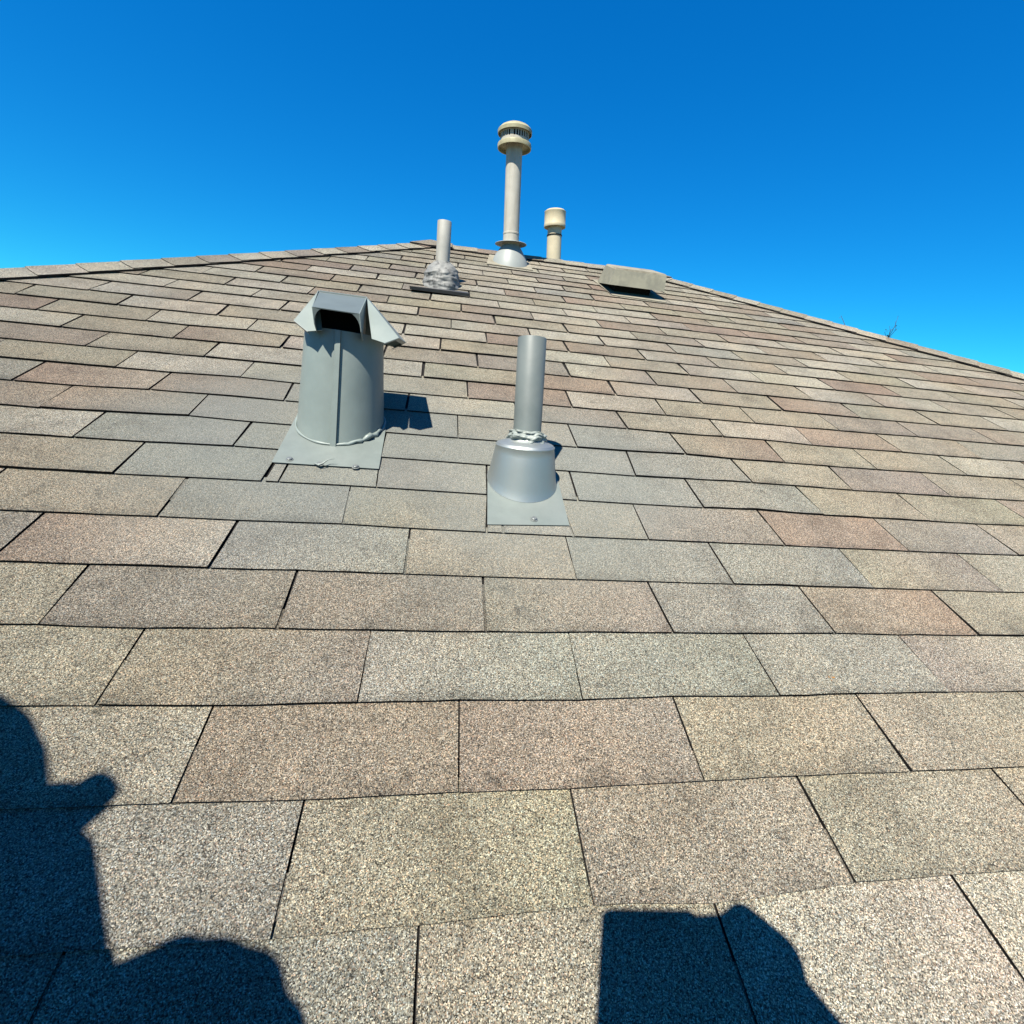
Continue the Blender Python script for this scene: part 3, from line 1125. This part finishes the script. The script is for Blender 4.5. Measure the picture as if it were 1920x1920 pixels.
mb.lathe([(.047, .03), (.047, hcol + .05), (.0485, hcol + .05), (.0485, hcol + .058), (.0462, hcol + .06), (.0462, hc + .06)], fb, X, Y, Z, 40)
keep(mb.build('pipe', M_CREAM), root)
mb = MB()
mb.lathe([(.047, hcol + .012), (.055, hcol + .009), (.094, hcol), (.0955, hcol - .002), (.094, hcol - .003), (.055, hcol + .004), (.047, hcol + .008)], fb, X, Y, Z, 48)
keep(mb.build('storm_collar', M_LEAD), root)
# cap: lower flared ring, slotted drum, domed top
cap = MB()
zl = h_at(f0, 277.5)
cap.lathe([(.047, zl + .012), (.060, zl + .010), (.098, zl + .006), (.101, zl - .012), (.1075, zl - .012), (.1085, zl + .004), (.1065, zl + .010), (.090, zl + .016), (.086, zl + .020)], fb, X * .89, Y * .89, Z, 56)
co = keep(cap.build('cap_lower_ring', M_CREAMY), root)
zd0, zd1 = zl + .014, zl + .068
drum = MB()
ns = 34
RD = .0905                                     # cap radii are scaled below
for k in range(ns):                            # slotted drum: bars between slots, solid bands above and below
    a0, a1 = 2 * math.pi * k / ns, 2 * math.pi * (k + .42) / ns
    if k % 9 == 5:
        a1 = 2 * math.pi * (k + 1) / ns
    p = [fb + X * (.89 * r * math.cos(a)) + Y * (.89 * r * math.sin(a)) + Z * z for z in (zd0 + .013, zd1 - .012) for r in (RD, RD - .003) for a in (a0, a1)]
    i = [drum.vert(v) for v in p]
    for fq in ((0, 1, 5, 4), (2, 6, 7, 3), (0, 4, 6, 2), (1, 3, 7, 5)):
        drum.face([i[t] for t in fq])
drum.lathe([(RD, zd0), (RD, zd0 + .014), (RD - .003, zd0 + .014)], fb, X * .89, Y * .89, Z, 68)
drum.lathe([(RD - .003, zd1 - .013), (RD, zd1 - .013), (RD, zd1 + .004)], fb, X * .89, Y * .89, Z, 68)
keep(drum.build('cap_slotted_drum', M_CREAM), root)
mb = MB()
mb.lathe([(.05, zl + .012), (.074, zd0 + .01), (.074, zd1)], fb, X * .89, Y * .89, Z, 32)
keep(mb.build('cap_inner_liner', M_DARK), root)
mb = MB()
mb.lathe([(.05, zd1 + .004), (.1035, zd1 + .004), (.1045, zd1 - .010), (.1085, zd1 - .010), (.1095, zd1 + .006), (.106, zd1 + .010), (.092, zd1 + .022), (.072, zd1 + .031), (.04, zd1 + .036), (.001, zd1 + .037)], fb, X * .89, Y * .89, Z, 56)
keep(mb.build('cap_dome', M_CREAMY), root)

# --- short vent at the ridge
vb = W3((uv(1037, 480)[0] + .002, VR, 0)) + Vector((0, .135, -.052))
v0 = np.array([vb.x, vb.y * CP + vb.z * SP, -vb.y * SP + vb.z * CP])
root = tag(empty('ridge_vent_pipe', vb), 'short yellowish cream vent pipe with plain drum cap at the ridge', 'vent pipe')
X, Y, Z = axis_of(-.075, 0)
h1, h2, h3 = h_at(v0, 440), h_at(v0, 428), h_at(v0, 398)
mb = MB()
mb.lathe([(.049, -.02), (.049, h1 - .012), (.0505, h1 - .011), (.0505, h1 - .006), (.048, h1 - .005), (.047, h2 + .03)], vb, X, Y, Z, 36)
keep(mb.build('pipe', M_CREAM3), root)
mb = MB()
mb.lathe([(.0512, h1 - .013), (.0516, h1 - .009), (.0512, h1 - .005)], vb, X, Y, Z, 36)
keep(mb.build('joint_band', M_DARK), root)
mb = MB()
mb.lathe([(.047, h2 + .02), (.066, h2 + .004), (.0715, h2), (.0725, h2 + .002), (.0725, h2 + .018), (.071, h2 + .021), (.071, h3 - .008), (.072, h3 - .006), (.0715, h3), (.06, h3 + .008), (.03, h3 + .012), (.001, h3 + .013)], vb, X, Y, Z, 40)
keep(mb.build('drum_cap', M_CREAM2), root)
mb = MB()
mb.lathe([(.11, -.050), (.075, .004), (.058, .016), (.050, .024)], vb, X, Y, Z, 36)
keep(mb.build('flashing', M_BOXT), root)

# --- low box vent
n0 = .056
BL, BR, LB = uv(1143, 532, n0), uv(1247, 548, n0), uv(1121, 516, n0)
bu0, bu1, bv0, bv1 = BL[0], BR[0], (BL[1] + BR[1]) / 2, LB[1]
bv1 = max(bv1, bv0 + .26)
root = tag(empty('box_vent', W3(((bu0 + bu1) / 2, (bv0 + bv1) / 2, 0))), 'low boxy beige roof vent with dark gap under its front lip', 'roof vent')
n1 = n0 + .078
ins = .018
mb = MB()
lo = [(bu0, bv0), (bu1, bv0), (bu1, bv1), (bu0, bv1)]
hi = [(bu0 + ins, bv0 + .036), (bu1 + .004, bv0 + .036), (bu1 - ins * .3, bv1 - .03), (bu0 + ins, bv1 - .03)]
bev = .012
a = [mb.vert(W3((p[0], p[1], n0 if i < 2 else .006))) for i, p in enumerate(lo)]
b = [mb.vert(W3((p[0], p[1], n1 - .008 if i < 2 else n1 * .80))) for i, p in enumerate(hi)]
cx, cy = (bu0 + bu1) / 2, (bv0 + bv1) / 2
c = [mb.vert(W3((p[0] + (cx - p[0]) * .05, p[1] + (cy - p[1]) * .06, (n1 if i < 2 else n1 * .86) + random.gauss(0, .001)))) for i, p in enumerate(hi)]
e = [mb.vert(W3((p[0] + (cx - p[0]) * .03, p[1] + (cy - p[1]) * .03, n0 + .001 if i < 2 else .007))) for i, p in enumerate(lo)]
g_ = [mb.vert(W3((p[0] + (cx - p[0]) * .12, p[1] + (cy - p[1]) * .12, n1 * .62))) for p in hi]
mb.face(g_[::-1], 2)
for i in range(4):
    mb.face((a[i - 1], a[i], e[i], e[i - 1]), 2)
    mb.face((a[i - 1], a[i], b[i], b[i - 1]), 0)
    mb.face((b[i - 1], b[i], c[i], c[i - 1]), 1)
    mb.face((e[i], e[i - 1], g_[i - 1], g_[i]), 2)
mb.face(c, 1)
keep(mb.build('hood', [M_BOX, M_BOXT, M_DARK]), root)
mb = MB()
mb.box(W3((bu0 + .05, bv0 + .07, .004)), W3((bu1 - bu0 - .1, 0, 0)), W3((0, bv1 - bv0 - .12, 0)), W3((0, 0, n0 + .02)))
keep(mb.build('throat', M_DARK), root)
plate([(bu0 + .02, bv0 - .02), (bu1 + .02, bv0 - .035), (bu1 + .02, bv1 + .05), (bu0 - .02, bv1 + .05)], .0085, .002, M_BOXT, 'base_flange', root)

# ------------------------------------------------------------------ orange scrap of leaf on a shingle
lp = uv(1558, 1273, .0068)
mb = MB()
lw = W3(lp)
for q, (s, an) in enumerate(((.006, .3), (.0045, 2.2), (.004, 4.1))):
    dx = Vector((math.cos(an), math.sin(an) * CP, math.sin(an) * SP))
    dy = NF.cross(dx)
    pts = [lw + dx * (-s * .2), lw + dx * s * .5 + dy * s * .4 + NF * .0012, lw + dx * s * 1.3 + NF * .0022, lw + dx * s * .6 - dy * s * .35 + NF * .0008]
    i = [mb.vert(p) for p in pts] + [mb.vert(p - NF * .0005) for p in pts]
    mb.face(i[:4]); mb.face(i[:3:-1])
    for t in range(4):
        mb.face((i[(t + 1) % 4], i[t], i[t + 4], i[(t + 1) % 4 + 4]))
M_LEAFO = plain_mat('dry_orange_leaf', (0.50, 0.22, 0.04), 0.7, 0.2, 300, 0.3)
lo_ = mb.build('leaf_scrap', M_LEAFO)
tag(lo_, 'tiny orange leaf scrap lying on a pale grey shingle', 'leaf')

# ------------------------------------------------------------------ treetop peeking over the hip
M_BARK = plain_mat('tree_bark', (0.09, 0.07, 0.05), 0.9, 0.3, 20, 0.2, bump=0.5, bscale=30)
M_LEAF = plain_mat('tree_leaf', (0.055, 0.085, 0.03), 0.6, 0.35, 8, 0.3)
T_DIST = 13.0
tipd = W3(ray(1671, 612))
tip = CW + tipd * T_DIST
tb = Vector((tip.x + .2, tip.y + .3, GZ))
root = tag(empty('tree', tb), 'dark leafy twig tips of a treetop peeking over the sloping roof edge', 'tree')
rt = random.Random(9)
mb = MB()
top = Vector((tip.x - .05, tip.y, tip.z - .9))
mb.tube([tb + Vector((0, 0, -.1)), tb.lerp(top, .35) + Vector((.1, 0, 0)), tb.lerp(top, .7) + Vector((-.05, .1, 0)), top], [.16, .12, .08, .04], 10)
trunk = keep(mb.build('trunk', M_BARK), root)
leaves = MB()


def leaf(p, s):
    n = Vector((rt.gauss(0, 1), rt.gauss(0, 1), rt.gauss(0, 1))).normalized()
    a = n.orthogonal().normalized()
    b = n.cross(a)
    i = [leaves.vert(p), leaves.vert(p + a * s * .5 + b * s * .25), leaves.vert(p + a * s), leaves.vert(p + a * s * .5 - b * s * .25)]
    leaves.face(i)


def limb(p0, p1, r0, nleaf, s=.05):
    m = MB()
    mid = p0.lerp(p1, .5) + Vector((rt.gauss(0, .04), rt.gauss(0, .04), .03))
    m.tube([p0, mid, p1], [r0, r0 * .65, r0 * .3], 6)
    keep(m.build('limb', M_BARK), root)
    for _ in range(nleaf):
        t = rt.random() ** .6
        q = p0.lerp(mid, t * 2) if t < .5 else mid.lerp(p1, t * 2 - 1)
        leaf(q + Vector((rt.gauss(0, .05), rt.gauss(0, .05), rt.gauss(0, .05))), s * rt.uniform(.6, 1.2))


limb(top, tip + Vector((0, 0, -.20)), .022, 16)
for dx, dz in ((-.06, .0), (.03, .10), (.09, .02), (.02, -.05), (.06, .2)):
    limb(tip + Vector((0, 0, -.25)), tip + Vector((dx, rt.gauss(0, .05), dz)), .006, 4, .034)
for xx, yy in ((1555, 600), (1577, 592)):
    limb(top + Vector((0, 0, -.3)), CW + W3(ray(xx, yy)) * T_DIST, .012, 3, .03)
for q in range(14):
    an = rt.uniform(0, 6.28)
    st = tb.lerp(top, rt.uniform(.5, .98))
    rr = rt.uniform(.5, 1.2)
    en = Vector((st.x + math.cos(an) * rr, st.y + math.sin(an) * rr, min(st.z + .35, tip.z - .75 - .25 * rr)))
    limb(st, en, .022, 150, .07)
keep(leaves.build('crown', M_LEAF), root)

# ------------------------------------------------------------------ the photographer, kneeling behind and beside the camera
sx_ = Vector((0, 0, 1)).cross(SUN).normalized()
sy_ = SUN.cross(sx_)


def SPT(a, b, t):                              # a, b across the sun's rays, t towards the sun, from the lens
    return CW + sx_ * a + sy_ * b + SUN * t


def shadow_of(x, y):                           # (a, b) of the shadow edge seen at a photo pixel
    q = W3(uv(x, y, .006)) - CW
    return q.dot(sx_), q.dot(sy_)


M_SKIN = plain_mat('skin', (0.42, 0.26, 0.18), 0.55, 0.08, 40, 0.4)
M_SHIRT = plain_mat('work_shirt', (0.11, 0.14, 0.20), 0.9, 0.15, 60, 0.2)
M_TROUS = plain_mat('work_trousers', (0.07, 0.065, 0.06), 0.9, 0.15, 60, 0.2)
M_BOOT = plain_mat('boot_leather', (0.06, 0.035, 0.02), 0.6, 0.2, 60, 0.3)
M_STRAW = plain_mat('straw_hat', (0.45, 0.35, 0.20), 0.8, 0.15, 120, 0.2)
M_PHONE = plain_mat('black_phone_glass', (0.02, 0.02, 0.022), 0.2, 0.05, 10, 0.5)
M_HAIR = plain_mat('brown_hair', (0.04, 0.025, 0.015), 0.6, 0.3, 150, 0.3)

body_parts = []                                # (p0, r0, p1, r1, material index) tapered capsules, joined by remeshing


def cap_(p0, r0, p1, r1, m):
    body_parts.append((Vector(p0), r0, Vector(p1), r1, m))


def roofpt(x, y, n):                           # a point n above the roof surface at world x, y
    return Vector((x, y, y * SP / CP + n / CP))


neck = SPT(-.63, -.300, .52)
head = SPT(-.705, -.235, .60)
shR = SPT(-.41, -.285, .42)
shL = SPT(-.83, -.36, .50)
pel = Vector((CW.x - .78, CW.y - .36, 0)); pel.z = roofpt(pel.x, pel.y, .50).z
chest = neck.lerp(pel, .32)
cap_(neck, .055, head, .06, 0)
cap_(head + SPT(.03, .0, 0) - CW, .088, head - (SPT(.02, .05, 0) - CW), .082, 0)
cap_(shR, .062, shL, .062, 1)
cap_(SPT(-.60, -.200, .50), .05, SPT(-.52, -.22, .46), .07, 1)
cap_(SPT(-.518, -.226, .46), .083, SPT(-.378, -.262, .42), .060, 1)
cap_(neck.lerp(pel, .12), .10, chest, .135, 1)
cap_(chest, .135, pel, .135, 1)
cap_(shR.lerp(shL, .2), .08, chest, .12, 1)
cap_(shL.lerp(shR, .2), .08, chest, .12, 1)
# right arm: elbow out low, forearm up to the phone
ham, hbm = shadow_of(345, 1790)
elbow = SPT(-.02, -.40, .10)
wrist = SPT(.205, -.10, -.02)
cap_(shR, .062, elbow, .045, 1)
cap_(elbow, .046, wrist, .032, 1)
# shoulder bulk and rolled sleeve that show in the shadow
for (x, y, r) in ((343, 1790, .020), (385, 1850, .038), (450, 1866, .036), (508, 1945, .030)):
    a_, b_ = shadow_of(x, y)
    cap_(SPT(a_, b_ - .004, .36), r, shR, .05, 1)
# left arm braced on the left thigh
elL = shL + Vector((-.10, .02, -.27))
haL = Vector((pel.x + .02, pel.y + .30, 0)); haL.z = roofpt(haL.x, haL.y, .26).z
cap_(shL, .06, elL, .045, 1); cap_(elL, .045, haL, .032, 1); cap_(haL, .034, haL + Vector((.05, .06, -.01)), .026, 0)
for s, dx in ((-1, -.13), (1, .11)):
    hip = pel + Vector((dx, 0, -.03))
    kn = roofpt(pel.x + dx * 1.25, pel.y + .33, .065)
    an = roofpt(pel.x + dx * 1.1, pel.y - .10, .055)
    toe = roofpt(pel.x + dx * 1.1, pel.y - .26, .045)
    cap_(hip, .095, kn, .062, 2); cap_(kn, .062, an, .045, 2); cap_(an, .05, toe, .04, 3)
# hand at the phone: palm and five fingers round its edge, built in the phone's plane
pr, pu, pbk = right, up, back                  # phone frame: right, up, towards the user


def PH(x, y, z):
    return CW + pr * x + pu * y + pbk * z


pz = .014
cap_(PH(.165, -.03, .05), .030, wrist, .034, 0)
cap_(PH(.100, .045, .040), .026, PH(.125, -.01, .045), .030, 0)
cap_(PH(.125, -.01, .045), .030, PH(.165, -.05, .05), .030, 0)
cap_(PH(.080, .060, .034), .020, PH(.110, .0, .045), .028, 0)
for i, (y0, y1, l) in enumerate(((.078, .066, .030), (.056, .050, .022), (.036, .034, .018), (.014, .008, .026))):
    k1_ = PH(.100 + .006 * i, y0, .030); k2_ = PH(.070, y1, .008 + .004); k3_ = PH(.052 + .0, y1 - .002, .006)
    cap_(k1_, .0125, k2_, .0105, 0); cap_(k2_, .0105, k3_, .0085, 0)
cap_(PH(.074, .060, .028), .018, PH(.096, .084, .032), .020, 0)
cap_(PH(.066, .02, .03), .016, PH(.090, .06, .034), .020, 0)
cap_(PH(.058, .066, .022), .013, PH(.085, .078, .03), .016, 0)
cap_(PH(.072, -.03, .03), .018, PH(.105, .03, .036), .034, 0)
cap_(PH(.055, -.07, .03), .022, PH(.078, -.01, .032), .028, 0)
cap_(PH(.098, .095, .034), .016, PH(.122, .055, .040), .030, 0)
cap_(PH(.116, .035, .040), .030, PH(.150, -.02, .05), .034, 0)
cap_(PH(.110, .02, .055), .016, PH(.075, .055, .052), .0125, 0); cap_(PH(.075, .055, .052), .0125, PH(.045, .075, .036), .010, 0)

bm = bmesh.new()


def capsule(bm, p0, r0, p1, r1, seg=14):
    d = p1 - p0
    ln = max(d.length, 1e-4)
    d = d / ln
    a = d.orthogonal().normalized()
    b = d.cross(a)
    rings = []
    prof = []
    for i in range(5):
        t = -math.pi / 2 + math.pi / 2 * (i + .35) / 4.35
        prof.append((r0 * math.cos(t), r0 * math.sin(t)))
    for i in range(5):
        t = math.pi / 2 * i / 4.35
        prof.append((r1 * math.cos(t), ln + r1 * math.sin(t)))
    for r, z in prof:
        rings.append([bm.verts.new(p0 + d * z + a * (r * math.cos(2 * math.pi * k / seg)) + b * (r * math.sin(2 * math.pi * k / seg))) for k in range(seg)])
    for q in range(len(rings) - 1):
        for k in range(seg):
            bm.faces.new((rings[q][k], rings[q][(k + 1) % seg], rings[q + 1][(k + 1) % seg], rings[q + 1][k]))
    bm.faces.new(rings[0][::-1])
    bm.faces.new(rings[-1])


for p0, r0, p1, r1, m in body_parts:
    capsule(bm, p0, r0, p1, r1)
# face: nose, brow, chin, ears on the head, which looks down the slope of the arm towards the phone
look = (PH(0, -.02, .03) - head).normalized()
side = look.cross(sy_).normalized()
topv = side.cross(look).normalized()
capsule(bm, head + look * .075 + topv * .02, .012, head + look * .102 - topv * .012, .015)
capsule(bm, head + look * .055 - topv * .075, .035, head + look * .06 - topv * .06, .04)
capsule(bm, head + look * .078 - topv * .048 - side * .018, .009, head + look * .078 - topv * .048 + side * .018, .009)
for s in (-1, 1):
    capsule(bm, head + side * (s * .088) + topv * .02, .014, head + side * (s * .090) - topv * .025, .011)
    capsule(bm, head + look * .074 + side * (s * .034) + topv * .026, .011, head + look * .072 + side * (s * .022) + topv * .026, .011)
tmp = bpy.data.meshes.new('tmp')
bm.to_mesh(tmp)
bm.free()
to = bpy.data.objects.new('tmp', tmp)
COL.objects.link(to)
mod = to.modifiers.new('r', 'REMESH'); mod.mode = 'VOXEL'; mod.voxel_size = .0075
mod2 = to.modifiers.new('s', 'SMOOTH'); mod2.factor = .5; mod2.iterations = 4
dg = bpy.context.evaluated_depsgraph_get()
me = bpy.data.meshes.new_from_object(to.evaluated_get(dg))
bpy.data.objects.remove(to)
bpy.data.meshes.remove(tmp)
me.name = 'body'
for mt in (M_SKIN, M_SHIRT, M_TROUS, M_BOOT):
    me.materials.append(mt)
nP = len(me.polygons)
cen = np.empty(nP * 3)
me.polygons.foreach_get('center', cen)
cen = cen.reshape(-1, 3)
best = np.full(nP, 1e9)
mi = np.zeros(nP, int)
for p0, r0, p1, r1, m in body_parts:
    a0, dv = np.array(p0), np.array(p1 - p0)
    tt = np.clip(((cen - a0) @ dv) / max(dv @ dv, 1e-9), 0, 1)
    dist = np.linalg.norm(cen - a0 - tt[:, None] * dv, axis=1) - (r0 + (r1 - r0) * tt)
    w_ = dist < best
    best[w_] = dist[w_]
    mi[w_] = m
me.polygons.foreach_set('material_index', mi.tolist())
me.polygons.foreach_set('use_smooth', [True] * nP)
pbase = roofpt(pel.x, pel.y, 0)
person = tag(empty('person', pbase), 'kneeling person in a dark shirt and brimmed straw hat holding out a phone', 'person')
bo = bpy.data.objects.new('body', me)
COL.objects.link(bo)
keep(bo, person)
# eyes
for s in (-1, 1):
    mb = MB()
    mb.lathe([(.0005, .0105), (.006, .0085), (.0095, .004), (.0105, 0)], head + look * .077 + side * (s * .031) + topv * .012, side, topv, look, 14)
    keep(mb.build('eye', plain_mat('eye_white', (.6, .6, .58), .2, .02, 20)), person)
# hair under the hat
mb = MB()
mb.lathe([(.001, .096), (.05, .086), (.08, .056), (.090, .01), (.088, -.03)], head - look * .012, side, look, topv, 24)
keep(mb.build('hair', M_HAIR), person)
# hat
hx = sx_
ta, tbb = shadow_of(0, 1332)
ba, bb2 = shadow_of(195, 1500)
tipa, tipb = shadow_of(226, 1465)
hat_c = SPT(tipa - .172, tipb - .046, .60)
hz = (sy_ * math.cos(.08) + SUN * math.sin(.08)).normalized()
hx = (sx_ - hz * sx_.dot(hz)).normalized()
roll = Matrix.Rotation(.0, 3, SUN)
hz, hx = roll @ hz, roll @ hx
hy = hz.cross(hx)


def brim(r, z, a, q):
    c = abs(math.cos(a))
    if r > .13:
        w = max(0, math.cos(a)) ** 2.5
        return r * (1 - .12 * (1 - c)), z * w + (-.012) * (1 - w)
    return r, z


hat = MB()
hat.lathe([(.001, .044), (.03, .043), (.08, .031), (.118, .014), (.128, .006), (.138, .004), (.144, -.004), (.140, -.012), (.135, -.014), (.125, -.014), (.112, -.010), (.105, -.03), (.10, -.03), (.10, .01)], hat_c, hx, hy, hz, 48, wob=brim)
kn0, kn1 = shadow_of(140, 1515), shadow_of(206, 1468)
K0, K1 = SPT(kn0[0], kn0[1], .60), SPT(kn1[0], kn1[1], .60)
kk = shadow_of(25, 1560)
KA = SPT(kk[0], kk[1], .60)
hat.tube([KA, KA.lerp(K0, .5), K0], [.045, .040, .030], 14)
hat.tube([KA.lerp(K0, .7), K0, K0.lerp(K1, .4), K0.lerp(K1, .8), K1, K1.lerp(K0, -.12), K1.lerp(K0, -.2)], [.028, .027, .024, .0225, .020, .015, .006], 14)
keep(hat.build('hat', M_STRAW), person)

# phone
mb = MB()
xl, xr, yt, yb = -.042, .054, .083, -.085
W_, H_ = (xr - xl) / 2, (yt - yb) / 2
cxp, cyp = (xl + xr) / 2, (yt + yb) / 2
rings = []
for zz, sh in ((.010, .0015), (.0115, 0), (.0175, 0), (.019, .0015)):
    ring = []
    for qx, qy, a0 in ((1, 1, 0), (-1, 1, 90), (-1, -1, 180), (1, -1, 270)):
        for k in range(5):
            a = math.radians(a0 + 22.5 * k)
            ring.append(mb.vert(PH(cxp + qx * (W_ - .009) + (.009 - sh) * math.cos(a), cyp + qy * (H_ - .009) + (.009 - sh) * math.sin(a), zz)))
    rings.append(ring)
for q in range(3):
    for k in range(20):
        mb.face((rings[q][k], rings[q][(k + 1) % 20], rings[q + 1][(k + 1) % 20], rings[q + 1][k]))
mb.face(rings[0][::-1]); mb.face(rings[-1])
proot = tag(empty('phone', PH(cxp, yb, .015)), 'black phone gripped in the kneeling person\'s right hand above the shingles', 'phone')
keep(mb.build('phone_body', M_PHONE), proot)
mb = MB()
mb.lathe([(.0075, 0), (.0075, .0025), (.006, .003), (.0055, .0022), (.0005, .0022)], PH(0, 0, .0105), pr, pu, -pbk, 20)
keep(mb.build('lens', M_DARK), proot)
